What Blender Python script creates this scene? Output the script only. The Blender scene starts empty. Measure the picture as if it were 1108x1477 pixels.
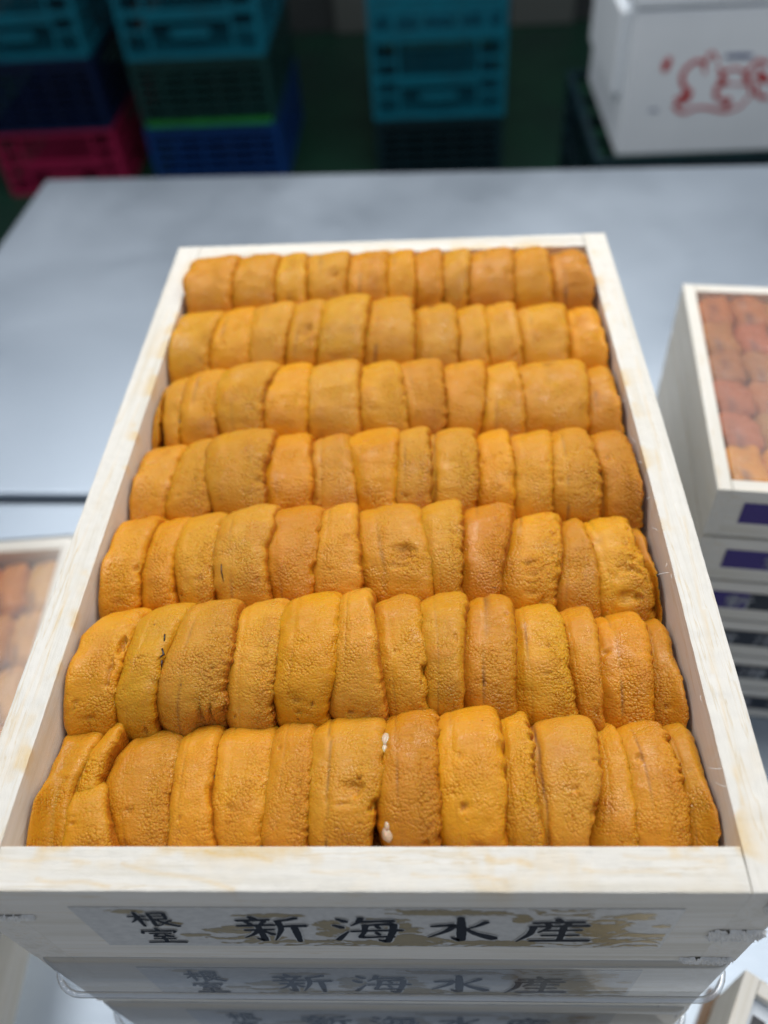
import bpy, bmesh, math, random
import numpy as np
from mathutils import Vector, Matrix

random.seed(7)
RNG = np.random.RandomState(11)
sc = bpy.context.scene
COL = sc.collection
R = math.radians

# ------------------------------------------------------------------ camera numbers (metres; origin = front middle of the top tray's rim)
CAM = np.array([0.02006, -0.05909, 0.20976]); PITCH, YAW, ROLL, FPX = 0.79414, 0.06673, -0.07053, 1190.74
OFF = np.array([20.34, -102.21])
def cam_axes():
    f = np.array([0, math.cos(PITCH), -math.sin(PITCH)]); r = np.array([1., 0, 0]); u = np.cross(r, f)
    cr, sr = math.cos(ROLL), math.sin(ROLL)
    r2 = cr*r+sr*u; u2 = -sr*r+cr*u
    c, s = math.cos(YAW), math.sin(YAW); Z = np.array([[c, -s, 0], [s, c, 0], [0, 0, 1]])
    return Z@r2, Z@u2, Z@f
AR, AU, AF = cam_axes()
def ray(px, py):
    x = px-OFF[0]-554; y = py-OFF[1]-738.5
    return AF+AR*x/FPX-AU*y/FPX
def on_z(px, py, z): d = ray(px, py); return CAM+d*(z-CAM[2])/d[2]
def on_y(px, py, y): d = ray(px, py); return CAM+d*(y-CAM[1])/d[1]
def pix_y(P):
    d = np.asarray(P)-CAM; return 738.5+OFF[1]-FPX*(d@AU)/(d@AF)

# ------------------------------------------------------------------ helpers
def link(o, parent=None):
    COL.objects.link(o)
    if parent: o.parent = parent
    return o
def tag(o, label=None, cat=None, group=None, kind=None):
    if label: o['label'] = label
    if cat: o['category'] = cat
    if group: o['group'] = group
    if kind: o['kind'] = kind
    return o
def empty(name, loc=(0, 0, 0), rz=0.):
    o = bpy.data.objects.new(name, None); o.empty_display_size = .02
    o.location = loc; o.rotation_euler = (0, 0, rz); return link(o)
def np_mesh(name, V, Q, mat, parent=None, smooth=True, attrs=None):
    me = bpy.data.meshes.new(name)
    V = np.asarray(V, np.float32); Q = np.asarray(Q, np.int32)
    me.vertices.add(len(V)); me.vertices.foreach_set('co', V.ravel())
    k = Q.shape[1]
    me.loops.add(Q.size); me.loops.foreach_set('vertex_index', Q.ravel())
    me.polygons.add(len(Q)); me.polygons.foreach_set('loop_start', np.arange(0, Q.size, k, dtype=np.int32))
    me.polygons.foreach_set('loop_total', np.full(len(Q), k, np.int32))
    me.polygons.foreach_set('use_smooth', np.full(len(Q), smooth, bool))
    me.update(calc_edges=True); me.validate()
    if attrs:
        for n, a in attrs.items():
            if a.ndim == 1:
                at = me.attributes.new(n, 'FLOAT', 'POINT'); at.data.foreach_set('value', a.astype(np.float32))
            else:
                at = me.attributes.new(n, 'FLOAT_VECTOR', 'POINT'); at.data.foreach_set('vector', a.astype(np.float32).ravel())
    me.materials.append(mat)
    return link(bpy.data.objects.new(name, me), parent)
class MB:
    def __init__(s): s.bm = bmesh.new()
    def box(s, x0, x1, y0, y1, z0, z1, bev=0., M=None, seg=2):
        r = bmesh.ops.create_cube(s.bm, size=1.); vs = r['verts']
        for v in vs:
            v.co = Vector(((x0+x1)/2+v.co.x*(x1-x0), (y0+y1)/2+v.co.y*(y1-y0), (z0+z1)/2+v.co.z*(z1-z0)))
        if bev > 0:
            es = list({e for v in vs for e in v.link_edges})
            rr = bmesh.ops.bevel(s.bm, geom=es, offset=bev, segments=seg, affect='EDGES', profile=.5)
            vs = list({v for f in rr['faces'] for v in f.verts} | {v for v in vs if v.is_valid})
        if M is not None:
            for v in vs: v.co = M @ v.co
        return s
    def tube(s, pts, rads, n=6):
        rings = []
        for i, p in enumerate(pts):
            p = Vector(p); a = Vector(pts[max(0, i-1)]); b = Vector(pts[min(len(pts)-1, i+1)])
            t = (b-a).normalized(); u = t.orthogonal().normalized(); w = t.cross(u)
            r = rads[i] if hasattr(rads, '__len__') else rads
            rings.append([s.bm.verts.new(p+(u*math.cos(2*math.pi*k/n)+w*math.sin(2*math.pi*k/n))*r) for k in range(n)])
        for A, B in zip(rings, rings[1:]):
            for k in range(n): s.bm.faces.new((A[k], A[(k+1) % n], B[(k+1) % n], B[k]))
        s.bm.faces.new(rings[0][::-1]); s.bm.faces.new(rings[-1]); return s
    def build(s, name, mat, parent=None, smooth=False):
        me = bpy.data.meshes.new(name)
        bmesh.ops.recalc_face_normals(s.bm, faces=s.bm.faces)
        s.bm.to_mesh(me); s.bm.free()
        if smooth:
            me.polygons.foreach_set('use_smooth', [True]*len(me.polygons))
        me.materials.append(mat)
        return link(bpy.data.objects.new(name, me), parent)

def _h(i, j, k, s):
    n = (i*374761393+j*668265263+k*2147483647+s*974634777) & 0xffffffff
    n = ((n ^ (n >> 13))*1274126177) & 0xffffffff
    n = ((n ^ (n >> 16))*2246822519) & 0xffffffff
    return ((n ^ (n >> 15)) & 0xffffff)/float(0xffffff)
def vnoise(x, y, z, seed=0):
    x, y, z = np.broadcast_arrays(x, y, z)
    xi, yi, zi = np.floor(x).astype(np.int64), np.floor(y).astype(np.int64), np.floor(z).astype(np.int64)
    fx, fy, fz = x-xi, y-yi, z-zi
    fx = fx*fx*fx*(fx*(fx*6-15)+10); fy = fy*fy*fy*(fy*(fy*6-15)+10); fz = fz*fz*fz*(fz*(fz*6-15)+10)
    o = 0
    for a in (0, 1):
        for b in (0, 1):
            for c in (0, 1):
                o = o+_h(xi+a, yi+b, zi+c, seed)*(fx if a else 1-fx)*(fy if b else 1-fy)*(fz if c else 1-fz)
    return o*2-1
def fbm(x, y, z, seed=0, oct=3):
    o = 0; a = 1.
    for k in range(oct): o = o+a*vnoise(x*2**k, y*2**k, z*2**k, seed+k*7); a *= .5
    return o
def sstep(a, b, x):
    t = np.clip((x-a)/(b-a), 0, 1); return t*t*(3-2*t)

# ------------------------------------------------------------------ node materials
class NT:
    def __init__(s, name):
        m = bpy.data.materials.new(name); m.use_nodes = True; s.m = m; s.t = m.node_tree; s.t.nodes.clear()
        s.out = s.n('ShaderNodeOutputMaterial')
    def n(s, k, **kw):
        q = s.t.nodes.new(k)
        for a, b in kw.items(): setattr(q, a, b)
        return q
    def l(s, a, b): s.t.links.new(a, b)
    def val(s, sock, v):
        if isinstance(v, bpy.types.NodeSocket): s.l(v, sock)
        elif v is not None: sock.default_value = v
    def bsdf(s, col=None, rough=.5, **kw):
        b = s.n('ShaderNodeBsdfPrincipled'); s.val(b.inputs['Base Color'], c4(col)); s.val(b.inputs['Roughness'], rough)
        for k, v in kw.items(): s.val(b.inputs[k.replace('_', ' ')], v)
        s.l(b.outputs[0], s.out.inputs[0]); return b
    def coord(s, scale=(1, 1, 1), src='Object', rot=(0, 0, 0)):
        t = s.n('ShaderNodeTexCoord'); m = s.n('ShaderNodeMapping'); s.l(t.outputs[src], m.inputs[0])
        m.inputs['Scale'].default_value = scale; m.inputs['Rotation'].default_value = rot; return m.outputs[0]
    def noise(s, vec, scale, detail=3, rough=.55, dist=0.):
        q = s.n('ShaderNodeTexNoise'); s.l(vec, q.inputs['Vector']); q.inputs['Scale'].default_value = scale
        q.inputs['Detail'].default_value = detail; q.inputs['Roughness'].default_value = rough; q.inputs['Distortion'].default_value = dist
        return q.outputs['Fac']
    def voro(s, vec, scale, feature='F1', out='Distance', rnd=1.):
        q = s.n('ShaderNodeTexVoronoi'); q.feature = feature; s.l(vec, q.inputs['Vector']); q.inputs['Scale'].default_value = scale
        q.inputs['Randomness'].default_value = rnd
        return q.outputs[out]
    def ramp(s, f, stops):
        q = s.n('ShaderNodeValToRGB'); s.l(f, q.inputs[0]); e = q.color_ramp.elements
        while len(e) < len(stops): e.new(.5)
        for i, (p, c) in enumerate(stops): e[i].position = p; e[i].color = c4(c)
        return q.outputs[0]
    def rng(s, f, a, b, c=0., d=1.):
        q = s.n('ShaderNodeMapRange'); s.l(f, q.inputs[0])
        for i, v in enumerate((a, b, c, d)): q.inputs[i+1].default_value = v
        return q.outputs[0]
    def math(s, op, a, b=0.):
        q = s.n('ShaderNodeMath', operation=op); s.val(q.inputs[0], a); s.val(q.inputs[1], b); return q.outputs[0]
    def mix(s, f, a, b, mode='MIX'):
        q = s.n('ShaderNodeMix', data_type='RGBA', blend_type=mode); s.val(q.inputs[0], f); s.val(q.inputs[6], c4(a)); s.val(q.inputs[7], c4(b)); return q.outputs[2]
    def attr(s, name, out='Fac'):
        q = s.n('ShaderNodeAttribute'); q.attribute_name = name; return q.outputs[out]
    def bump(s, h, dist, strength=1., nrm=None):
        q = s.n('ShaderNodeBump'); s.l(h, q.inputs['Height']); q.inputs['Distance'].default_value = dist; q.inputs['Strength'].default_value = strength
        if nrm is not None: s.l(nrm, q.inputs['Normal'])
        return q.outputs[0]
def c4(c):
    if c is None or isinstance(c, bpy.types.NodeSocket): return c
    if isinstance(c, (int, float)): return (c, c, c, 1)
    return tuple(c)+(1,) if len(c) == 3 else c

def mat_uni():
    N = NT('sea_urchin'); v = N.coord()
    info = N.n('ShaderNodeObjectInfo')
    add = N.n('ShaderNodeVectorMath', operation='ADD'); N.l(v, add.inputs[0])
    sc_ = N.n('ShaderNodeVectorMath', operation='SCALE'); cmb = N.n('ShaderNodeCombineXYZ')
    for i in range(3): N.l(info.outputs['Random'], cmb.inputs[i])
    N.l(cmb.outputs[0], sc_.inputs[0]); sc_.inputs['Scale'].default_value = 3.; N.l(sc_.outputs[0], add.inputs[1])
    v = add.outputs[0]
    # the bumps warp a little so that they do not read as a regular cell pattern
    wn = N.n('ShaderNodeTexNoise'); N.l(v, wn.inputs['Vector']); wn.inputs['Scale'].default_value = 420; wn.inputs['Detail'].default_value = 1
    wsub = N.n('ShaderNodeVectorMath', operation='SCALE'); N.l(wn.outputs['Color'], wsub.inputs[0]); wsub.inputs['Scale'].default_value = .00045
    vw_ = N.n('ShaderNodeVectorMath', operation='ADD'); N.l(v, vw_.inputs[0]); N.l(wsub.outputs[0], vw_.inputs[1]); vw = vw_.outputs[0]
    big = N.noise(v, 60, 2); mid = N.noise(v, 260, 3)
    peb0 = N.voro(vw, 1350, 'F1'); peb = N.math('MULTIPLY', peb0, peb0); fine = N.noise(v, 2600, 2, .6)
    uv = N.n('ShaderNodeAttribute'); uv.attribute_name = 'skin'; uvo = uv.outputs['Vector']
    mp = N.n('ShaderNodeMapping'); N.l(uvo, mp.inputs[0]); mp.inputs['Scale'].default_value = (230, 950, 1); mp.inputs['Rotation'].default_value = (0, 0, .22)
    av = N.n('ShaderNodeVectorMath', operation='ADD'); N.l(mp.outputs[0], av.inputs[0]); N.l(sc_.outputs[0], av.inputs[1])
    crease = N.noise(av.outputs[0], 1., 3, .6, .8)
    ridge = N.rng(N.math('ABSOLUTE', N.math('SUBTRACT', crease, .5)), 0, .09)
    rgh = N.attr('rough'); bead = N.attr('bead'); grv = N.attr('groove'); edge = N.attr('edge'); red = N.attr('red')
    base = info.outputs['Color']
    patch = N.math('MULTIPLY', N.math('MAXIMUM', N.rng(N.noise(v, 130, 3), .42, .66, .20, 1.), N.rng(rgh, .45, .95, 0., .95)), bead)
    c = N.mix(N.rng(big, .35, .7), base, N.mix(1., base, (.96, .90, .80), 'MULTIPLY'))
    c = N.mix(N.math('MULTIPLY', N.rng(mid, .5, .8), .45), c, N.mix(1., base, (1.1, 1.16, 1.15), 'MULTIPLY'))
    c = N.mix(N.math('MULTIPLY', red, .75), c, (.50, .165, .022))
    c = N.mix(N.math('MULTIPLY', edge, .85), c, (.50, .145, .010))  # flanks painted deeper orange-red: translucence and gap shade put into the colour
    c = N.mix(N.math('MULTIPLY', grv, .9), c, (.16, .045, .028))
    speck = N.math('GREATER_THAN', N.noise(v, 330, 2, .5), .785)
    c = N.mix(N.math('MULTIPLY', speck, .6), c, (.12, .035, .02))
    c = N.mix(N.math('MULTIPLY', N.rng(peb0, .45, .85, 0, .55), patch), c, N.mix(1., base, (.82, .60, .36), 'MULTIPLY'))
    rr = N.rng(N.noise(v, 180, 2), .35, .65, .24, .42)
    hsum = N.math('MULTIPLY', N.math('ADD', N.math('MULTIPLY', peb, -1.), N.math('MULTIPLY', fine, .30)), patch)
    nb = N.bump(hsum, .00064, .95)
    mask = N.math('MULTIPLY', rgh, N.math('SUBTRACT', 1., ridge))
    nb2 = N.bump(N.math('MULTIPLY', mask, -1.), .0005, .38, nb)
    b = N.bsdf(c, rr, Subsurface_Weight=.50, Subsurface_Scale=.0030, Specular_IOR_Level=.34, Coat_Weight=N.rng(N.noise(v, 95, 2), .55, .68, .0, .5), Coat_Roughness=.09)
    b.inputs['Subsurface Radius'].default_value = (1., .38, .10)
    N.l(nb2, b.inputs['Normal']); N.l(nb2, b.inputs['Coat Normal'])
    return N.m

def mat_wood(name, tone=(.80, .765, .69), grain=(1, 26, 26), dark=.86, bump=.00012):
    N = NT(name); v = N.coord(grain)
    g = N.noise(v, 7, 4, .6, .35); g2 = N.noise(v, 42, 3, .7)
    vf = N.coord((grain[0]*6, grain[1]*6, grain[2]*6)); g3 = N.noise(vf, 30, 3, .7)
    t = tone
    c = N.ramp(g, [(.30, (t[0]*dark, t[1]*dark*.97, t[2]*dark*.90)), (.47, t), (.66, (t[0]*1.05, t[1]*1.05, t[2]*1.06))])
    line = N.rng(N.math('ABSOLUTE', N.math('SUBTRACT', g, .56)), 0, .012)
    c = N.mix(N.rng(line, 0, 1, .55, 0), c, (t[0]*.82, t[1]*.68, t[2]*.45))
    c = N.mix(N.rng(g2, .45, .8, 0, .25), c, (t[0]*.84, t[1]*.82, t[2]*.76))
    st = N.attr('stain'); sp = N.noise(N.coord(), 900, 2)
    c = N.mix(N.math('MULTIPLY', st, N.rng(sp, .3, .7, .75, 1.)), c, (.76, .50, .15))
    b = N.bsdf(c, .62, Specular_IOR_Level=.25)
    N.l(N.bump(N.math('ADD', N.math('MULTIPLY', g2, .6), N.math('MULTIPLY', g3, .8)), bump*2.2, .8), b.inputs['Normal'])
    return N.m

def mat_clear(name='clear_plastic', base=.07, rough=.06, milky=.07):
    N = NT(name); tr = N.n('ShaderNodeBsdfTransparent'); tr.inputs[0].default_value = (.975, .985, .99, 1)
    gl = N.n('ShaderNodeBsdfGlossy'); gl.inputs['Roughness'].default_value = rough
    lw = N.n('ShaderNodeLayerWeight'); lw.inputs[0].default_value = .35
    bp = N.bump(N.noise(N.coord(), 25, 1), .0004, .4); N.l(bp, gl.inputs['Normal']); N.l(bp, lw.inputs['Normal'])
    mx = N.n('ShaderNodeMixShader'); f = N.rng(lw.outputs['Fresnel'], 0, 1, base, .9); N.l(f, mx.inputs[0])
    df = N.n('ShaderNodeBsdfDiffuse'); df.inputs[0].default_value = (.85, .88, .90, 1); m0 = N.n('ShaderNodeMixShader'); m0.inputs[0].default_value = milky; N.l(tr.outputs[0], m0.inputs[1]); N.l(df.outputs[0], m0.inputs[2]); N.l(m0.outputs[0], mx.inputs[1]); N.l(gl.outputs[0], mx.inputs[2]); N.l(mx.outputs[0], N.out.inputs[0]); return N.m  # milky: share of white diffuse painted in as highlights and haze

def mat_steel():
    N = NT('brushed_steel'); v = N.coord((3, 260, 3)); g = N.noise(v, 9, 3, .7)
    big = N.noise(N.coord((1, 1, 1)), 4.5, 3, .6, .4); sc2 = N.noise(N.coord((40, 500, 1), rot=(0, 0, .5)), 2., 2)
    c = N.ramp(big, [(.3, (.40, .465, .54)), (.7, (.48, .545, .62))])
    r = N.math('ADD', N.rng(g, .3, .7, .36, .48), N.rng(big, .3, .7, -.03, .05))
    b = N.bsdf(c, r, Metallic=.92)
    N.l(N.bump(N.math('ADD', g, N.math('MULTIPLY', sc2, .2)), .00008, .5), b.inputs['Normal']); return N.m

def mat_plastic(name, col, rough=.45):
    N = NT(name); v = N.coord(); g = N.noise(v, 14, 3)
    c = N.mix(N.rng(g, .35, .7), col, tuple(x*.7 for x in col))
    b = N.bsdf(c, N.rng(g, .3, .7, rough-.08, rough+.12), Specular_IOR_Level=.3)
    N.l(N.bump(N.noise(v, 180, 2), .0004, .4), b.inputs['Normal']); return N.m

def mat_foam():
    N = NT('white_foam'); v = N.coord(); c = N.voro(v, 190, 'F1')
    col = N.mix(N.rng(N.noise(v, 8, 3), .35, .7), (.80, .85, .90), (.74, .79, .84))
    b = N.bsdf(col, .6); N.l(N.bump(c, .0006, .4), b.inputs['Normal']); return N.m

M = dict(
    uni=mat_uni(),
    wood=mat_wood('pale_wood'), wood_y=mat_wood('pale_wood_lengthwise', grain=(26, 1, 26)),
    steel=mat_steel(), clear=mat_clear(), foam=mat_foam(),
    teal=mat_plastic('teal_plastic', (.003, .110, .165)), blue=mat_plastic('blue_plastic', (.003, .035, .16)), navy=mat_plastic('navy_plastic', (.001, .008, .040)),
    pink=mat_plastic('pink_plastic', (.26, .010, .055)), dgreen=mat_plastic('dark_green_plastic', (.006, .036, .036)),
    lime=mat_plastic('lime_plastic', (.018, .20, .035)), darkteal=mat_plastic('dark_teal_plastic', (.003, .018, .026)),
)
def simple(name, col, rough=.5, **kw):
    N = NT(name); g = N.noise(N.coord(), 400, 2)
    N.bsdf(N.mix(N.rng(g, .3, .7), col, tuple(x*.82 for x in col)), rough, **kw); return N.m
M['flange'] = mat_clear('clear_plastic_painted_shine', .14, .12, .26)  # whiter mix paints bright highlights into the flange colour
M['ink'] = simple('black_ink', (.008, .010, .016), .6, Specular_IOR_Level=.15)
M['halo'] = simple('pale_outline', (.60, .60, .58), .5)
M['film'] = simple('silver_film', (.62, .60, .555), .38, Specular_IOR_Level=.3)
M['gold'] = simple('gold_print', (.40, .275, .085), .32, Metallic=.5)
M['purple'] = simple('purple_label', (.045, .018, .20), .4)
M['blacklabel'] = simple('black_label', (.012, .013, .020), .35)
M['greyprint'] = simple('grey_print', (.45, .46, .48), .4)
M['redink'] = simple('red_ink', (.50, .010, .012), .5)
M['blueink'] = simple('blue_ink', (.02, .05, .20), .5)
M['fibre'] = simple('wood_fibre', (.90, .88, .83), .6)
M['milk'] = simple('milky_fluid', (.72, .52, .36), .12, Subsurface_Weight=.5, Subsurface_Scale=.002)
M['speck'] = simple('dark_membrane', (.035, .016, .016), .3)
M['wetbase'] = simple('wet_brown_base', (.16, .075, .02), .25)

# ------------------------------------------------------------------ WOODEN TRAYS
TH = .0104; W2 = .1; LEN = .2788
FT = .01028       # front and back board thickness
def grid_box(x0, x1, y0, y1, z0, z1, res, zres=.004):
    """closed box with evenly divided faces, used so that stains and wear can be carried per vertex"""
    nx = max(1, int((x1-x0)/res)); ny = max(1, int((y1-y0)/res)); nz = max(1, int((z1-z0)/zres))
    X = np.linspace(x0, x1, nx+1); Y = np.linspace(y0, y1, ny+1); Z = np.linspace(z0, z1, nz+1)
    Vs, Qs, off = [], [], 0
    def face(A, B, f, flip):
        nonlocal off
        a, b = np.meshgrid(A, B, indexing='ij'); P = f(a, b).reshape(-1, 3)
        na, nb = len(A), len(B); i, j = np.meshgrid(np.arange(na-1), np.arange(nb-1), indexing='ij')
        q = np.stack([i*nb+j, (i+1)*nb+j, (i+1)*nb+j+1, i*nb+j+1], -1).reshape(-1, 4)
        if flip: q = q[:, ::-1]
        Vs.append(P); Qs.append(q+off); off += len(P)
    st = lambda a, b, c: np.stack(np.broadcast_arrays(a, b, c), -1)
    face(X, Y, lambda a, b: st(a, b, z1), False); face(X, Y, lambda a, b: st(a, b, z0), True)
    face(X, Z, lambda a, b: st(a, y0, b), False); face(X, Z, lambda a, b: st(a, y1, b), True)
    face(Y, Z, lambda a, b: st(x0, a, b), True); face(Y, Z, lambda a, b: st(x1, a, b), False)
    return np.concatenate(Vs), np.concatenate(Qs)
def soften(V, x0, x1, y0, y1, z0, z1, r=.0006):
    """pull vertices on the outer edges inwards a little: a worn, rounded arris"""
    c = np.array([(x0+x1)/2, (y0+y1)/2, (z0+z1)/2]); h = np.array([(x1-x0)/2, (y1-y0)/2, (z1-z0)/2])
    d = V-c; near = (h-np.abs(d)) < 1e-7; k = near.sum(1)
    m = (k >= 2) & (np.abs(V[:, 2]-z1) < 1e-7)
    d[m] -= np.sign(d[m])*near[m]*r*.22
    return c+d
def board(name, ext, res, mat, parent, stainf=None, wob=.00012, seed=0, bow=0.):
    V, Q = grid_box(*ext, res)
    V = soften(V, *ext)
    n = fbm(V[:, 0]*260, V[:, 1]*260, V[:, 2]*260, seed, 2)
    V[:, 2] += n*wob*(V[:, 2] > ext[5]-.001)
    if bow: V[:, 0] += bow*np.sin(math.pi*np.clip(V[:, 1]/LEN, 0, 1))*sstep(-.075, -.03, V[:, 2])
    st = stainf(V) if stainf else np.zeros(len(V))
    return np_mesh(name, V, Q, mat, parent, smooth=False, attrs={'stain': st})
def rim_stain(V):
    x, y, z = V.T
    inner = np.minimum(W2-TH-np.abs(x), np.minimum(y-FT, LEN-FT-y))   # >0 inside the hollow
    d = np.clip(-inner, 0, 1)
    n = fbm(x*95, y*95, z*60, 3, 3); n2 = fbm(x*38, y*38, 0, 9, 2)
    s = sstep(.20, .75, n+.35*n2)*np.exp(-(d/.0034)**2)*.80
    s += sstep(.45, 1.1, n)*.12
    # larger dried spill on the front rim and a few blots along both side rims
    for cx, cy, rx, ry, a in ((.033, .005, .020, .0062, .55), (.006, .0085, .018, .003, .45), (-.062, .006, .016, .0012, .35), (.0905, .168, .005, .016, .45), (.0915, .205, .005, .012, .35),
                              (.0905, .128, .004, .012, .28), (-.0925, .082, .004, .009, .45), (-.094, .115, .003, .012, .30), (.0905, .228, .006, .010, .30), (-.0955, .20, .003, .02, .25), (-.090, .0075, .004, .003, .5)):
        q = ((x-cx)/rx)**2+((y-cy)/ry)**2
        s += a*(.6 if abs(cx) > .085 else .9)*np.exp(-q*1.2)*(.45+.9*fbm(x*210, y*150, 0, 17, 3))
    for x0_, y0_, x1_, y1_, w_, a_ in ((-.078, .0028, -.060, .0012, .00022, .6), (-.058, .0062, -.030, .0008, .00022, .55), (-.038, .0090, -.022, .0072, .00025, .6), (-.090, .0075, -.066, .0066, .00018, .4),
                                       (.012, .0040, .034, .0028, .0002, .45), (.030, .0075, .040, .0062, .0004, .7), (.052, .0050, .074, .0040, .00018, .45), (.062, .0082, .082, .0070, .0002, .4), (-.012, .0048, .004, .0040, .0002, .35),
                                       (.0925, .02, .0965, .075, .00022, .5), (.094, .055, .0985, .11, .0002, .45), (.0915, .085, .0955, .14, .00018, .4), (.0955, .13, .098, .19, .0002, .35), (-.0985, .01, -.0945, .085, .00022, .45),
                                       (-.0925, .03, -.096, .095, .0002, .4), (-.0965, .10, -.093, .17, .00018, .4), (-.098, .16, -.094, .23, .0002, .35)):
        dx_, dy_ = x1_-x0_, y1_-y0_; tt = np.clip(((x-x0_)*dx_+(y-y0_)*dy_)/(dx_*dx_+dy_*dy_), 0, 1)
        dd = np.hypot(x-x0_-tt*dx_, y-y0_-tt*dy_+.0004*np.sin(tt*7))
        s += a_*np.exp(-(dd/(w_*2.))**2)
    zf = np.exp(-np.clip(-z, 0, 1)/.010)
    s *= zf*.72
    inn = (inner > -.0004)
    s = np.where(inn & (z < -.0003), np.clip(n+.2, 0, 1)*.30*np.exp(-((z+.002)/.008)**2), s)
    return np.clip(s, 0, .9)
def make_tray(name, parent_loc, rz, W, L, H, th, res, label, group=None, stained=False):
    t = empty(name, parent_loc, rz); tag(t, label, 'tray', group)
    w = W/2; ft = FT if stained else th
    sf = rim_stain if stained else None
    board('side_board', (-w, -w+th, 0, L, -H, 0), res, M['wood_y'], t, sf, seed=1)
    board('side_board', (w-th, w, 0, L, -H, 0), res, M['wood_y'], t, sf, seed=2, bow=.0011 if stained else 0.)
    g = .00004
    board('end_board', (-w+th, w-th, .0000+g, ft, -H, -.00015), res, M['wood'], t, sf, seed=3)
    board('end_board', (-w+th, w-th, L-ft, L-g, -H, -.00015), res, M['wood'], t, sf, seed=4)
    bb = MB(); bb.box(-w+th, w-th, ft+g, L-ft-g, -H+.001, -H+.005); o = bb.build('base_board', M['wood'], t)
    return t

# brush lettering: strokes as point lists (0..100, y up) with a width at every point
GLYPH = {
 'ne': [[(2,70,5),(24,73,7),(44,75,5)], [(23,100,7),(23,50,8),(22,2,5)], [(21,68,7),(12,46,5),(0,30,2)], [(25,62,4),(33,52,7),(42,46,8)],
        [(52,93,6),(70,96,6),(88,94,8),(84,52,6)], [(53,92,7),(52,50,7),(50,8,8),(68,18,3)], [(55,74,4),(82,76,4)], [(54,53,5),(84,56,5)], [(92,44,7),(72,28,3)], [(60,50,6),(76,24,9),(102,4,10)]],
 'muro': [[(50,102,7),(52,90,9)], [(14,86,6),(8,66,6)], [(12,82,5),(60,86,5),(92,86,7),(84,70,3)], [(24,66,5),(50,69,5),(78,69,5)], [(46,66,6),(30,47,5),(68,50,5)], [(60,60,5),(76,44,8)],
        [(24,28,5),(52,30,5),(78,31,6)], [(51,46,8),(51,6,8)], [(4,2,6),(50,5,6),(98,5,8)]],
 'shin': [[(26,102,7),(32,92,8)], [(4,86,6),(28,88,6),(52,91,6)], [(16,82,5),(22,72,7)], [(44,84,6),(36,72,4)], [(0,64,5),(28,67,6),(56,69,6)], [(8,46,5),(30,48,6),(52,50,5)], [(31,66,7),(31,30,7),(30,2,8),(20,10,3)],
        [(28,44,7),(16,26,5),(2,14,2)], [(36,42,4),(48,28,8)], [(92,98,8),(78,90,6),(62,86,4)], [(64,86,8),(63,50,6),(46,2,2)], [(64,62,6),(82,65,6),(102,66,8)], [(84,64,8),(84,30,8),(83,-4,5)]],
 'kai': [[(10,98,5),(22,86,9)], [(2,72,5),(14,62,9)], [(2,8,7),(10,24,6),(22,46,2)], [(46,102,8),(40,84,6),(28,70,2)], [(42,86,6),(66,89,6),(94,91,7)], [(50,74,8),(46,44,6),(38,20,6),(66,23,5),(90,24,6)],
         [(50,72,5),(72,76,6),(92,76,9),(87,36,8),(78,2,8),(66,10,3)], [(26,46,5),(62,50,5),(104,52,7)], [(66,70,5),(70,60,6)], [(64,42,5),(68,32,6)]],
 'sui': [[(50,104,8),(51,60,11),(50,6,10),(36,18,3)], [(6,66,5),(24,70,7),(40,72,8),(28,46,7),(0,18,2)], [(88,86,8),(74,68,5),(58,56,3)], [(54,62,4),(72,36,9),(102,14,13)]],
 'san': [[(48,104,6),(52,94,9)], [(16,86,5),(50,89,6),(86,91,6)], [(34,84,5),(40,76,7)], [(68,85,6),(58,75,4)], [(12,70,5),(52,73,6),(94,75,7)], [(18,70,8),(14,36,7),(-4,2,2)], [(40,66,6),(26,44,3)],
         [(34,52,5),(60,54,5),(86,56,6)], [(60,68,8),(60,40,7),(59,6,7)], [(32,30,5),(60,32,5),(84,33,6)], [(16,5,6),(58,7,7),(102,8,8)]],
}
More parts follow.
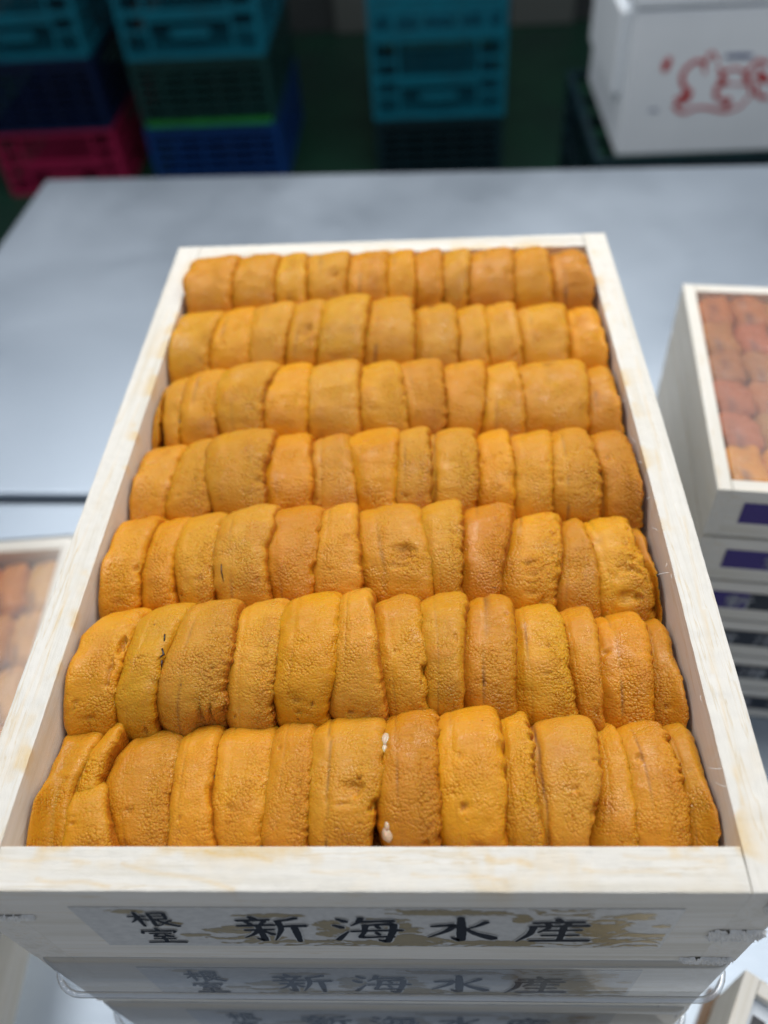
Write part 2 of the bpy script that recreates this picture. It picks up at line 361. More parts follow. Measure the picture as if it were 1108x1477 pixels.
def ribbon(bm, pts, scale_x, scale_z, ox, oz, y, th, grow=0., wk=1.):
    """one brush stroke as a thin raised ribbon on a face looking towards -Y"""
    P = [np.array([p[0], p[1], p[2]], float) for p in pts]
    out = []                                                        # Catmull-Rom through the points
    for i in range(len(P)-1):
        p0 = P[max(0, i-1)]; p1 = P[i]; p2 = P[i+1]; p3 = P[min(len(P)-1, i+2)]
        for t in np.linspace(0, 1, 7)[:-1]:
            t2, t3 = t*t, t*t*t
            out.append(.5*((2*p1)+(-p0+p2)*t+(2*p0-5*p1+4*p2-p3)*t2*.8+(-p0+3*p1-3*p2+p3)*t3*.8+(2*p0-5*p1+4*p2-p3)*0))
    out.append(P[-1]); out = np.array(out)
    # straight re-interpolation keeps the ends exact
    n = len(out); seg = np.concatenate([[0], np.cumsum([6]*(len(P)-1))])
    idx = np.arange(n); lin = np.stack([np.interp(idx, seg, [p[k] for p in P]) for k in range(3)], 1)
    out = lin*.45+out*.55; out[0] = P[0]; out[-1] = P[-1]
    d = np.gradient(out[:, :2], axis=0); d /= (np.linalg.norm(d, axis=1)[:, None]+1e-9); nr = np.stack([-d[:, 1], d[:, 0]], 1)
    w = out[:, 2]*.5*wk+grow; rag = 1+.07*np.sin(idx*2.3+out[:, 0])
    A = out[:, :2]+nr*(w*rag)[:, None]; B = out[:, :2]-nr*(w*rag)[:, None]
    cap0 = out[0, :2]-d[0]*w[0]*.7; cap1 = out[-1, :2]+d[-1]*w[-1]*.7
    poly = [cap0]+list(A)+[cap1]+list(B[::-1])
    def vv(p, yy): return bm.verts.new((ox+p[0]/100*scale_x, yy, oz+p[1]/100*scale_z))
    F = [vv(p, y) for p in poly]; K = [vv(p, y+th) for p in poly]; m = len(poly); h = n
    # front strip
    bm.faces.new((F[0], F[1], F[m-1]));
    for i in range(1, h): bm.faces.new((F[i], F[i+1], F[m-i-1], F[m-i]))
    bm.faces.new((F[h], F[h+1], F[h+2]))
    for i in range(m): bm.faces.new((F[i], K[i], K[(i+1) % m], F[(i+1) % m]))
WORDS = [('shin', -.0341, -.0166, -.0190, -.0405), ('kai', -.0094, .0076, -.0196, -.0412), ('sui', .0149, .0318, -.0192, -.0402), ('san', .0386, .0564, -.0200, -.0404),
         ('ne', -.0606, -.0494, -.0150, -.0275), ('muro', -.0615, -.0506, -.0295, -.0430)]
def front_label(tray):
    """silvery film strip with gold clouds and waves and black brush lettering; on the tray's front face"""
    x0, x1, z1, z0 = -.0735, .0768, -.0118, -.0470
    m = MB(); m.box(x0, x1, -.00022, .0, z0, z1)
    lab = m.build('printed_label', M['film'], tray); tag(lab, 'silvery film strip with black brush writing and gold clouds')
    # gold print: a fine grid, faces kept where the cloud / wave pattern says gold
    nx, nz = 620, 150
    X = np.linspace(x0+.001, x1-.001, nx); Z = np.linspace(z0+.0006, z1-.0006, nz)
    xc = (X[:-1]+X[1:])/2; zc = (Z[:-1]+Z[1:])/2
    a, b = np.meshgrid(xc, zc, indexing='ij'); u = (a-x0)/(x1-x0); w = (b-z0)/(z1-z0)      # 0..1
    n = fbm(a*150, b*380, 0, 5, 3); n2 = fbm(a*60, b*160, 0, 8, 2)
    f = np.full(a.shape, -1.)
    def blob(cu, cw, ru, rw, g=1.): 
        nonlocal f
        f = np.maximum(f, g*(1-((u-cu)/ru)**2-((w-cw)/rw)**2))
    blob(.09, .90, .07, .05); blob(.16, .60, .035, .06); blob(.25, .47, .05, .10); blob(.17, .32, .03, .05); blob(.27, .22, .07, .07)
    blob(.33, .82, .06, .05); blob(.42, .50, .028, .20); blob(.35, .14, .16, .07); blob(.50, .10, .14, .09); blob(.50, .70, .03, .08); blob(.55, .45, .035, .24)
    blob(.63, .90, .08, .06); blob(.70, .12, .10, .08); blob(.57, .20, .06, .09); blob(.745, .75, .02, .10); blob(.88, .50, .055, .28); blob(.94, .82, .06, .08); blob(.93, .15, .07, .12)
    blob(.985, .60, .022, .05); blob(.955, .36, .05, .06)
    g = f*.8+.62*n+.25*n2
    # curling wave lines near the foot and top of the strip
    ph = np.sin((u*1.0+.02*n2)*95+4*w)*.5
    waves = (np.abs(((w*9+.9*np.sin(u*23+1.3)+.5*n) % 1)-.5) < .12) & (((w < .20) & (u > .28)) | ((w > .84) & (u > .52) & (u < .86)) | ((u > .76) & (w < .35)))
    lines = (np.abs(((w*7+1.2*np.sin(u*31)) % 1)-.5) < .10)
    keep = ((g > .26) & ~((g < .60) & lines)) | waves
    vi = np.arange(nx*nz).reshape(nx, nz); P = np.stack(np.broadcast_arrays(X[:, None], -.00028, Z[None, :]), -1).reshape(-1, 3)
    q = np.stack([vi[:-1, :-1], vi[1:, :-1], vi[1:, 1:], vi[:-1, 1:]], -1)[keep]
    used = np.unique(q); mp = np.full(nx*nz, -1); mp[used] = np.arange(len(used))
    o = np_mesh('gold_pattern', P[used], mp[q].reshape(-1, 4), M['gold'], lab, smooth=False)
    h = bmesh.new(); k = bmesh.new(); j = 0
    for name, a0, a1, t1, t0 in WORDS:
        for s in GLYPH[name]:
            ribbon(h, s, a1-a0, t1-t0, a0, t0, -.00036-j*1e-6, .00004, 2.0, 1.55)
            ribbon(k, s, a1-a0, t1-t0, a0, t0, -.00046-j*1e-6, .00005, .2, 1.38); j += 1
    for bm_, nm, mt in ((h, 'lettering_outline', 'halo'), (k, 'lettering', 'ink')):
        me = bpy.data.meshes.new(nm); bmesh.ops.recalc_face_normals(bm_, faces=bm_.faces); bm_.to_mesh(me); bm_.free(); me.materials.append(M[mt])
        link(bpy.data.objects.new(nm, me), lab)
    return lab

PITCHZ = .0617; TBL = -.248
tray = make_tray('wooden_tray', (0, 0, 0), 0, .2, LEN, .0612, TH, .00055,
                 'open pale wooden tray full of orange sea urchin, topmost of the front stack', 'wooden trays in the front stack', True)
lab0 = front_label(tray)
# torn end grain where the front board meets the right side board
def torn(parent, cx, cz, w, h, n, seed):
    """a ragged, bumpy patch of torn end grain standing a little proud of the board"""
    nx, nz = 60, 34; X = np.linspace(-1, 1, nx); Z = np.linspace(-1, 1, nz); a, b = np.meshgrid(X, Z, indexing='ij')
    f = 1-np.abs(a)**3-np.abs(b)**3+.55*fbm(a*5+seed, b*4, 0, seed, 3)
    hgt = np.clip(f, 0, .5)*.0010+np.abs(vnoise(a*w*3200, b*h*900, 0, seed))*.0009*(f > .1)
    P = np.stack([cx+a*w, -.00005-hgt*(f > .05), cz+b*h], -1).reshape(-1, 3)
    vi = np.arange(nx*nz).reshape(nx, nz); keep = (f > .02)[:-1, :-1]
    q = np.stack([vi[:-1, :-1], vi[1:, :-1], vi[1:, 1:], vi[:-1, 1:]], -1)[keep]
    usd = np.unique(q); mp = np.full(nx*nz, -1); mp[usd] = np.arange(len(usd))
    return np_mesh('torn_grain', P[usd], mp[q], M['fibre'], parent, smooth=False)
torn(tray, .0935, -.0335, .0072, .0042, 260, 3); torn(tray, .0915, -.0590, .0075, .0022, 170, 5); torn(tray, .0975, -.0085, .0028, .0055, 90, 6); torn(tray, -.0905, -.0200, .0060, .0012, 30, 8)
# loose curly fibres along the inner edges of the rim
rnd = random.Random(4)
for i in range(15):
    side = rnd.choice((1, 1, 1, -1)); y = rnd.uniform(.02, .26); x = side*(W2-TH); z = -rnd.uniform(0, .002)
    L_ = rnd.uniform(.0010, .0042); d = Vector((-side*rnd.uniform(.1, .9), rnd.uniform(-1, 1), rnd.uniform(-.1, .6))).normalized(); c_ = Vector((rnd.uniform(-1, 1), rnd.uniform(-1, 1), rnd.uniform(-1, 1)))*.45
    pts = [Vector((x+side*.0002, y, z))+d*(L_*t)+c_*(L_*t*t) for t in (0, .25, .5, .75, 1)]
    fb = MB(); fb.tube(pts, [.00009, .00008, .00007, .00006, .00003], 4)
    fb.build('loose_fibre', M['fibre'], tray, True)
tags = ['pale wooden tray under the open one, second from the top of the front stack', 'pale wooden tray at the photo foot, third from the top of the front stack', 'pale wooden tray at the bottom of the front stack, on the steel table']
for i in range(1, 4):
    t = make_tray('wooden_tray', (0.0003*(-1)**i, .0002, -PITCHZ*i), 0, .2, LEN, .0600, TH, .006, tags[i-1], 'wooden trays in the front stack')
    def cp(o, parent):
        c = o.copy(); COL.objects.link(c); c.parent = parent
        for ch in o.children: cp(ch, c)
    cp(lab0, t)

def round_rect(hx, y0, y1, r, n=7, z=0.):
    P = []
    for cx, cy, a0 in ((hx-r, y1-r, 0), (-hx+r, y1-r, 90), (-hx+r, y0+r, 180), (hx-r, y0+r, 270)):
        for k in range(n+1):
            a = R(a0+90*k/n); P.append((cx+r*math.cos(a), cy+r*math.sin(a), z))
    return P
def make_lid(loc, rz, hx, L, depth, label, group=None, flange=.0016):
    """clear lid: a flat top, a skirt flaring slightly outwards and a rolled flange lip"""
    o = empty('clear_lid', loc, rz); tag(o, label, 'lid', group)
    prof = [(hx-.0022, 0., .0045), (hx+.0006, -.0012, .006), (hx+.0014, -.0040, .007), (hx+.0026, -depth+.0012, .008), (hx+.0030, -depth, .0085)] if depth > .002 else [(hx-.0012, 0., .002), (hx-.0006, -.0003, .002)]
    bm = bmesh.new(); rings = []
    for h, z, r in prof:
        e = h-hx; rings.append([bm.verts.new(p) for p in round_rect(h, -e, L+e, r, 7, z)])
    n = len(rings[0])
    for A, B in zip(rings, rings[1:]):
        for k in range(n): bm.faces.new((A[k], A[(k+1) % n], B[(k+1) % n], B[k]))
    bm.faces.new(rings[0][::-1])
    me = bpy.data.meshes.new('lid_shell'); bmesh.ops.recalc_face_normals(bm, faces=bm.faces); bm.to_mesh(me); bm.free(); me.materials.append(M['clear'])
    me.polygons.foreach_set('use_smooth', [len(p.vertices) == 4 for p in me.polygons])
    s = link(bpy.data.objects.new('lid_shell', me), o)
    if depth < .002: return o
    m = MB(); e = .0030; P = round_rect(hx+e, -e, L+e, .0085, 7, -depth); 
    P2 = round_rect(hx+e+flange, -e-flange, L+e+flange, .0095, 7, -depth-.0003)
    bm = m.bm; secs = [(P, 0, .0000), (P2, 0, .0004), (P2, 0, -.0012), (P, 0, -.0008)]
    rr = [[bm.verts.new((p[0], p[1], p[2]+dz)) for p in q] for q, _, dz in secs]
    for i in range(4):
        A, B = rr[i], rr[(i+1) % 4]
        for k in range(n): bm.faces.new((A[k], A[(k+1) % n], B[(k+1) % n], B[k]))
    m.build('flange', M['flange'], o, True)
    return o
for i, lb in enumerate(['clear plastic lid right under the topmost tray, over the second tray of the front stack', 'clear plastic lid over the third tray of the front stack', 'clear plastic lid over the bottom tray of the front stack']):
    make_lid((0, 0, -PITCHZ*(i+1)+.0004), 0, .1005, LEN, .0290, lb, 'clear lids of the front stack')

# ------------------------------------------------------------------ SEA URCHIN LOBES
CO = dict(o=(.72, .325, .040), y=(.78, .385, .030), t=(.68, .330, .075), r=(.64, .225, .020), p=(.77, .37, .080), d=(.66, .340, .045), b=(.60, .245, .035), g=(.84, .35, .010))
# every lobe: left x at crest/middle/foot, right x at crest/middle/foot, crest y (all as read in the photograph), colour, options, look
ROWS = [
 dict(mid=1130, bot=1216, n='front row', L=[
  ((67,43,18),(146,104,96),1056,'o','', 'broad smooth dull-orange'),
  ((150,112,98),(176,149,140),1056,'y','top', 'short yellow crescent-shaped piece of a broken'),
  ((98,96,92),(146,149,162),1142,'d','low', 'small crumbly lump, lower piece of a broken'),
  ((183,147,166),(259,250,238),1058,'b','rough wide', 'very wide rounded brownish'),
  ((259,250,240),(318,300,306),1047,'o','wrap', 'narrow glossy orange'),
  ((307,303,312),(398,389,374),1046,'o','fleck', 'broad orange with a small dark curved fleck,'),
  ((397,386,378),(456,448,440),1038,'o','rough', 'rough-skinned narrow ochre'),
  ((456,448,446),(553,551,528),1030,'o','groove pit chip', 'wide fine-lined with a torn pit,'),
  ((553,549,556),(628,633,631),1025,'r','milk rough', 'deep red-orange with white milky spots,'),
  ((632,633,640),(717,728,726),1022,'g','pit2', 'plump bright smooth golden'),
  ((717,729,728),(761,768,787),1030,'y','rough', 'slim wavy yellow'),
  ((762,770,784),(856,868,844),1034,'t','groove2 chip', 'broad pinkish-tan purple-lined'),
  ((856,866,858),(891,915,918),1048,'d','', 'narrow greyish-ochre tapering'),
  ((890,914,920),(955,986,996),1043,'o','rough', 'leaning orange, pebbly,'),
  ((955,986,996),(1012,1040,1050),1046,'b','', 'brown-orange glossy'),
 ]),
 dict(mid=950, bot=1022, n='second row', L=[
  ((160,98,89),(205,176,160),880,'y','pit3', 'swollen yellow-orange'),
  ((206,178,162),(272,236,218),872,'y','membrane', 'smooth yellow-orange dark-streaked'),
  ((270,238,224),(341,328,318),865,'t','rough wide rag', 'very wide tan ragged-ended'),
  ((343,329,326),(410,403,390),867,'p','rough', 'pale pinkish pebbly'),
  ((410,405,398),(487,488,468),855,'g','crk', 'tall bright orange cracked-foot'),
  ((488,486,477),(533,544,554),850,'p','', 'straight pale narrow'),
  ((536,543,556),(602,616,613),861,'o','chip', 'pale orange bulging'),
  ((603,618,616),(671,668,664),856,'o','wet', 'wet glistening short-footed'),
  ((671,668,672),(738,743,741),860,'r','groove2 wet', 'wet reddish line-marked'),
  ((739,744,746),(805,818,827),873,'y','rough', 'wide ochre granular'),
  ((806,820,836),(856,864,869),879,'o','', 'narrow dull orange'),
  ((855,864,872),(928,940,940),886,'r','groove', 'smooth dark-orange twin-lined'),
  ((928,940,942),(988,1001,1000),897,'b','', 'brown-orange square-shouldered'),
 ]),
 dict(mid=812, bot=855, n='third row', L=[
  ((164,151,154),(225,203,199),749,'g','', 'smooth rounded golden'),
  ((225,204,200),(275,244,252),747,'g','', 'crescent-shaped golden'),
  ((262,244,258),(323,308,307),742,'o','rough', 'rounded leaning dark-tipped'),
  ((322,309,312),(386,378,388),731,'t','flap fleck2', 'wide tan with folded-over tip'),
  ((376,380,394),(464,454,450),732,'r','chip', 'broad orange red-bruised'),
  ((464,454,452),(512,518,518),728,'p','crk', 'pale straight-sided narrow'),
  ((513,519,536),(602,622,625),729,'o','groove pit', 'very wide with torn middle'),
  ((604,622,626),(664,667,662),724,'d','rough', 'olive-ochre ragged-edged'),
  ((668,667,668),(738,727,717),729,'r','wet rough', 'deep orange glistening'),
  ((736,724,718),(807,812,798),743,'y','crumb', 'crumbly pitted yellow-ochre'),
  ((808,813,798),(840,860,864),750,'b','', 'slim brown-orange'),
  ((840,861,864),(906,926,944),748,'y','groove crumb', 'wide creased yellow, frilled'),
  ((900,928,944),(948,963,967),765,'b','smooth', 'smooth amber glassy'),
 ]),
 dict(mid=695, bot=736, n='fourth row', L=[
  ((192,177,170),(264,246,234),645,'o','wet', 'dull orange sagging'),
  ((264,247,236),(306,296,304),636,'o','rough', 'creased leaning orange'),
  ((303,300,310),(380,376,378),621,'o','rough wide flap', 'broad pebbly curled-tip'),
  ((378,374,384),(444,448,447),627,'g','', 'smooth rounded bright-orange'),
  ((448,448,450),(502,511,517),628,'t','groove wet', 'pinkish dark-lined wrinkled'),
  ((501,512,518),(573,574,571),621,'g','lump', 'bright golden lumpy'),
  ((573,573,570),(616,623,618),617,'p','fleck rough', 'pale peach, black-dotted'),
  ((617,623,620),(684,690,684),619,'d','groove2 rough', 'olive-ochre off-centre-lined'),
  ((687,690,686),(733,742,740),623,'g','', 'plain smooth amber'),
  ((735,742,740),(796,798,794),623,'o','', 'pale waisted orange'),
  ((795,800,800),(846,868,864),619,'d','groove rough', 'broad greenish-ochre creased'),
  ((845,868,870),(922,932,930),624,'b','groove2 rough', 'brown-orange, purple-veined, torn-edged'),
 ]),
 dict(mid=583, bot=628, n='fifth row', L=[
  ((228,214,210),(241,233,229),557,'d','wet', 'thin glistening'),
  ((240,234,236),(272,263,259),547,'d','membrane', 'small bruised dark-gapped'),
  ((270,262,260),(323,309,312),535,'o','rough', 'wide orange notched'),
  ((318,311,318),(399,372,378),524,'d','rough', 'big rounded ochre'),
  ((388,373,378),(446,443,442),526,'g','', 'rounded bright orange'),
  ((446,443,444),(516,514,518),521,'t','groove', 'broad pinkish-tan'),
  ((516,514,520),(573,586,588),523,'y','rough', 'yellow-ochre rough-edged'),
  ((568,586,590),(635,641,640),520,'b','rough groove', 'brownish beaded'),
  ((635,642,642),(699,699,690),522,'o','', 'smooth orange, narrowing'),
  ((700,697,693),(746,755,756),524,'o','', 'slender creased orange'),
  ((745,755,757),(844,848,844),521,'b','groove', 'widest brown'),
  ((842,847,845),(900,908,908),531,'b','groove', 'square-shouldered brownish'),
 ]),
 dict(mid=488, bot=522, n='sixth row', L=[
  ((260,246,250),(320,302,298),450,'y','', 'smooth rounded yellow-orange'),
  ((318,304,300),(366,361,357),445,'g','', 'vivid golden'),
  ((364,362,358),(423,412,407),437,'t','', 'dusky tan'),
  ((422,413,408),(469,461,452),434,'o','pit', 'pitted orange'),
  ((468,461,454),(532,524,518),422,'d','wide', 'tallest ochre'),
  ((528,525,520),(592,597,595),430,'d','groove', 'broad ochre centre-lined'),
  ((593,598,597),(654,662,657),441,'d','groove2', 'ochre dark-seamed'),
  ((655,664,660),(700,702,704),442,'o','', 'short narrow'),
  ((699,703,706),(742,750,752),437,'p','', 'peach-topped'),
  ((742,752,754),(816,820,819),440,'y','groove', 'wide yellow-ochre'),
  ((816,822,826),(872,882,880),444,'g','groove', 'brightest deep-orange twin-lobed'),
 ]),
 dict(mid=403, bot=435, n='back row', L=[
  ((284,276,282),(343,332,331),370,'o','', 'rounded light orange'),
  ((341,333,332),(402,392,394),366,'b','', 'wide brown'),
  ((401,393,396),(440,440,442),365,'y','groove2', 'narrow ochre'),
  ((440,442,446),(502,500,494),363,'d','pit', 'wide notched ochre'),
  ((501,500,498),(560,556,556),363,'o','', 'plain mid-orange'),
  ((560,557,556),(595,600,596),360,'g','', 'slim light-orange'),
  ((595,600,597),(636,638,637),360,'o','', 'narrow waisted'),
  ((637,638,639),(678,675,673),360,'t','', 'narrow pinkish'),
  ((679,676,676),(739,740,739),358,'b','groove', 'wide brownish'),
  ((740,741,741),(789,795,795),357,'y','', 'smooth yellow'),
  ((790,796,797),(844,852,851),362,'b','groove2', 'tan, frayed-sided,'),
 ]),
]
ORD = ['leftmost', 'second from left', 'third from left', 'fourth from left', 'fifth from left', 'sixth from left', 'seventh from left', 'eighth from left', 'ninth from left', 'tenth from left', 'eleventh from left', 'twelfth from left', 'thirteenth from left', 'fourteenth from left', 'fifteenth from left']
PR = (LEN-2*FT)/7
def arch(yf, yb, zc, D, M_, wc=.60, ez=.70):
    """(y, z) of a row's rounded back, front foot -> crest -> rear foot, evenly spaced"""
    ph = np.linspace(0, math.pi, 400); c, s = np.cos(ph), np.sin(ph)
    yc = yf+(yb-yf)*wc
    y = np.where(c > 0, yc-(yc-yf)*np.abs(c)**.86, yc+(yb-yc)*np.abs(c)**.86); z = zc-D+D*s**ez
    L = np.concatenate([[0], np.cumsum(np.hypot(np.diff(y), np.diff(z)))]); t = np.linspace(0, L[-1], M_)
    return np.interp(t, L, y), np.interp(t, L, z), t
def hit(px, py, Y, Z):
    """where the sight line through a pixel meets the arch: index along it and x"""
    d = ray(px, py); t = (Y-CAM[1])/d[1]; zr = CAM[2]+t*d[2]; e = Z-zr
    k = np.argmax(e >= 0) if (e >= 0).any() else int(np.argmax(e))
    return k, CAM[0]+t[k]*d[0]
def lobe(name, row, k, spec, res, parent=None):
    (xa, xm, xb), (ra, rm, rb), crest, colr, opt, look = spec
    opt = opt.split(); rs = np.random.RandomState(row*100+k*7+5); seed = row*100+k
    yf = FT+PR*row+.0006; yb = FT+PR*(row+1)+(.0035 if row < 6 else -.0006)
    D = .0235
    if row == 0: yf += .0002
    else: yf -= .0035; D = .0270
    botpy = ROWS[row]['bot']; midpy = ROWS[row]['mid']
    zc = 0.; ez = .50 if row == 0 else .70
    M_ = res[0]; NT_ = res[1]
    xmid = .5*(xa+ra)
    yb2 = yb
    if 'low' in opt: yb2 = yf+.0215; D = .016
    if 'top' in opt: yf = yf+.0140; D = .0125
    for it in range(8):                                             # raise or lower the lobe until its crest shows where it does
        Y, Z, S = arch(yf, yb2, zc, D, M_, ez=ez)
        X0 = on_z(xmid, crest, zc)[0]
        py = min(pix_y((X0, y, z)) for y, z in zip(Y[::3], Z[::3])); zc += (py-crest)*.00016
        zc = max(-.012, min(.0085, zc))
    Y, Z, S = arch(yf, yb2, zc, D, M_, ez=ez)
    if 'low' in opt: pys = (crest+6, (crest+botpy)/2, botpy)
    elif 'top' in opt: pys = (crest+5, 1100, 1140)
    else: pys = (crest+.06*(botpy-crest)+1, midpy, botpy)
    kl = []; lx = []; rx = []
    for p, a, b in zip(pys, (xa, xm, xb), (ra, rm, rb)):
        i, x = hit(a, p, Y, Z); _, x2 = hit(b, p, Y, Z); kl.append(i); lx.append(x); rx.append(x2)
    kl = np.array(kl)[::-1]; lx = np.array(lx)[::-1]; rx = np.array(rx)[::-1]
    kl = np.maximum.accumulate(kl+np.array([0, 1, 2]))
    idx = np.arange(M_)
    XL = np.interp(idx, kl, lx); XR = np.interp(idx, kl, rx)
    ker = np.exp(-np.linspace(-2, 2, M_//5*2+1)**2); ker /= ker.sum(); pad = len(ker)//2
    sm = lambda a: np.convolve(np.pad(a, pad, mode='edge'), ker, 'valid')
    XL = sm(XL); XR = sm(XR)
    v = idx/(M_-1.)
    Wd = XR-XL
    XL = XL-.13*Wd-.0005; XR = XR+.055*Wd+.0002
    if k == 0: XL = XL-.0018
    lim = W2-TH-.0004
    XL = np.maximum(XL, -lim); XR = np.minimum(XR, lim)
    cx = (XL+XR)/2; hw = (XR-XL)/2
    endt = np.clip(1-np.abs(2*v-1)**14, 0, 1)**.5
    if 'low' in opt or 'top' in opt: endt = np.clip(1-np.abs(2*v-1)**5, 0, 1)**.5
    ht = (.0052+.10*np.median(hw))*(1+0*v)*np.maximum(endt, .12)
    hw = hw*np.maximum(endt, .72)
    dy = np.gradient(Y); dz = np.gradient(Z); q = np.hypot(dy, dz); ty, tz = dy/q, dz/q
    ny, nz = -tz, ty                                                 # outward normal of the arch
    cyy = Y-ny*ht; czz = Z-nz*ht
    th = np.linspace(0, 2*math.pi, NT_, endpoint=False)
    # more points over the top of the section
    th = th-.22*np.sin(2*th)*0
    ct, st_ = np.cos(th), np.sin(th)
    lastk = len(ROWS[row]['L'])-1
    exl, bl = (.40, .42) if k == 0 or 'low' in opt else (.80, .88); exr, br = (.42, .45) if k == lastk else (.52, .66)
    ex = np.where(ct > 0, exr, exl)
    A = np.sign(ct)*np.abs(ct)**ex; Bn = np.sign(st_)*np.abs(st_)**np.where(ct > 0, br, bl)
    a = A[None, :]; b = Bn[None, :]
    vv = v[:, None]
    tilt = .0016*np.where(b > 0, 1, .3)*a*(b > -.2)
    bow = .0005*vnoise(S*130+seed, seed*1.3, .5, 4)
    X = cx[:, None]+hw[:, None]*a
    N_ = ht[:, None]*(b)+tilt+0*vv
    top = sstep(.0, .35, b)
    # --- relief
    s2 = S[:, None]
    lx_ = (a*np.median(hw))
    f1 = fbm(lx_*150+seed*3.1, s2*120, .3+seed, 1, 2); f2 = fbm(lx_*420+seed, s2*420, seed*.7, 2, 2)
    rgh = .35+(.65 if 'rough' in opt or 'crumb' in opt else 0.)
    if 'smooth' in opt: rgh = .05
    side = sstep(-.35, .75, a)
    cre = fbm(lx_*240+s2*60, s2*760+.35*f1+seed, seed*1.7, 12, 2); cre = 1-np.clip(np.abs(cre)/.30, 0, 1)
    rel = f1*.00048+f2*.00014-cre*.00020*side*rgh
    if 'lump' in opt: rel = rel+f1*.0006
    if 'crumb' in opt: rel = rel-np.clip(fbm(lx_*420, s2*420, seed, 30, 3)-.15, 0, 1)*.0016*sstep(-.2, .5, a)
    grv = np.zeros((M_, NT_))
    if 'groove' in opt or 'groove2' in opt:
        g0 = (-.34+.12*rs.rand()) if 'groove2' not in opt else (-.52 if k % 2 else -.12)
        if row == 4 and k == 10: g0 = -.05
        gl = g0+.10*np.sin(v*3.2+rs.rand()*6)+.03*vnoise(v*14, seed, 0, 3)
        d_ = a-gl[:, None]; w_ = .035 if 'groove2' in opt else .022
        grv = np.exp(-(d_/w_)**2)*(b > 0)*sstep(0, .25, vv)*(.55+.45*vnoise(vv*9, seed, 1., 9))*(1. if 'groove2' in opt else .75)
        rel = rel-np.exp(-(d_/(w_*2.4))**2)*.00055
    else:
        gl = -.28+.1*np.sin(v*3+seed); d_ = a-gl[:, None]
        grv = np.exp(-(d_/.022)**2)*(b > 0)*.50*np.clip(vnoise(vv*6, seed, 1., 9)+.35, 0, 1); rel = rel-np.exp(-(d_/.06)**2)*.00022
    red = np.clip(f1*.9-.25, 0, 1)*.6+np.zeros((M_, NT_))
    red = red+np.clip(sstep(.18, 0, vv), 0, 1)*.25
    def pit(a0, v0, ra_, rv_, dep, rd=.5):
        nonlocal rel, red
        n_ = .35*fbm(lx_*900, s2*900, seed, 40, 2)
        m_ = sstep(1.15, .45, np.sqrt(((a-a0)/ra_)**2+((vv-v0)/rv_)**2)+n_)
        rel = rel-dep*m_; red = np.clip(red+m_*rd, 0, 1)
    if 'pit' in opt: pit(.35, .42 if row < 3 else .40, .26, .035, .0017); pit(.15, .37, .2, .02, .0010, .3)
    if 'pit2' in opt: pit(-.15, .34, .10, .020, .0014, .8); pit(.25, .22, .22, .022, .0010, .6)
    if 'pit3' in opt: pit(.75, .50, .16, .035, .0020); pit(.05, .24, .3, .012, .0006, .1); pit(.62, .40, .10, .05, .0010)
    if 'crk' in opt: pit(.15, .22, .035, .07, .0011, .9); pit(-.1, .25, .2, .012, .0005, .2)
    if 'chip' in opt: pit(.95, .36, .20, .025, .0026, .3); pit(.97, .52, .14, .02, .0020, .3)
    if 'crumb' in opt:
        for _ in range(5): pit(rs.uniform(-.1, .8), rs.uniform(.2, .5), rs.uniform(.08, .2), rs.uniform(.012, .03), rs.uniform(.0008, .0017), .2)
    for _ in range(2): pit(rs.uniform(-.6, .8), rs.uniform(.15, .6), rs.uniform(.05, .14), rs.uniform(.008, .018), rs.uniform(.0003, .0009), .3)
    N_ = N_+rel*sstep(-.1, .5, b)
    if k == 0: N_ = N_+(.0078 if row == 0 else .0036)*sstep(.0, -.85, a)*sstep(-.2, .3, b)*(.25+.75*sstep(.52, .40, vv))
    if k == lastk: N_ = N_+.0036*sstep(.0, .9, a)*sstep(-.2, .3, b)*(.0+sstep(.50, .34, vv))-.0016*sstep(.4, 1., a)*sstep(.40, .52, vv)
    # ragged right lip, wavier left flank
    rg = (1.5 if 'rough' in opt or 'crumb' in opt or 'rag' in opt else .8)
    lip = vnoise(s2*330, seed, 0, 21)*.00045+(vnoise(s2*780, seed, 2., 22)*.00042+vnoise(s2*1700, seed, 4., 23)*.00030)*rg*(.35+.9*np.abs(vnoise(s2*150, seed, 9., 25)))
    X = X+lip*sstep(.45, .95, a)*sstep(-.3, .35, b)
    X = X-vnoise(s2*220, seed, 5., 24)*.00035*sstep(-.5, -.95, a)
    if 'rag' in opt:                                                # torn lower end with an exposed layer beneath
        m_ = sstep(.0, .30, a)*sstep(.27, .17, vv+.03*vnoise(lx_*1500, seed, 0, 5)); N_ = N_-m_*.0030; red = np.clip(red+m_*.4, 0, 1)
    if 'flap' in opt:
        m_ = sstep(.55, 1., a)*sstep(.42, .56, vv); X = X+m_*.0022; N_ = N_+m_*.0004
    Yv = cyy[:, None]+ny[:, None]*N_; Zv = czz[:, None]+nz[:, None]*N_
    X = np.clip(X, -lim-.0002, lim+.0002)
    Yv = np.clip(Yv, FT+.0002, LEN-FT-.0002)
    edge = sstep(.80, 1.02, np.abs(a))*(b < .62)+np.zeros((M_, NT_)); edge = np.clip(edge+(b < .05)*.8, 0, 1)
    P = np.stack(np.broadcast_arrays(X, Yv, Zv), -1).reshape(-1, 3)
    skin = np.stack(np.broadcast_arrays(lx_, s2, 0.), -1).reshape(-1, 3)
    i, j = np.meshgrid(np.arange(M_-1), np.arange(NT_), indexing='ij'); j2 = (j+1) % NT_
    Q = np.stack([i*NT_+j, i*NT_+j2, (i+1)*NT_+j2, (i+1)*NT_+j], -1).reshape(-1, 4)
    # close both ends with quads folded across
    caps = []
    for base in (0, (M_-1)*NT_):
        for t in range(NT_//2-1):
            f = [base+t, base+t+1, base+NT_-2-t, base+NT_-1-t]
            caps.append(f if base else f[::-1])
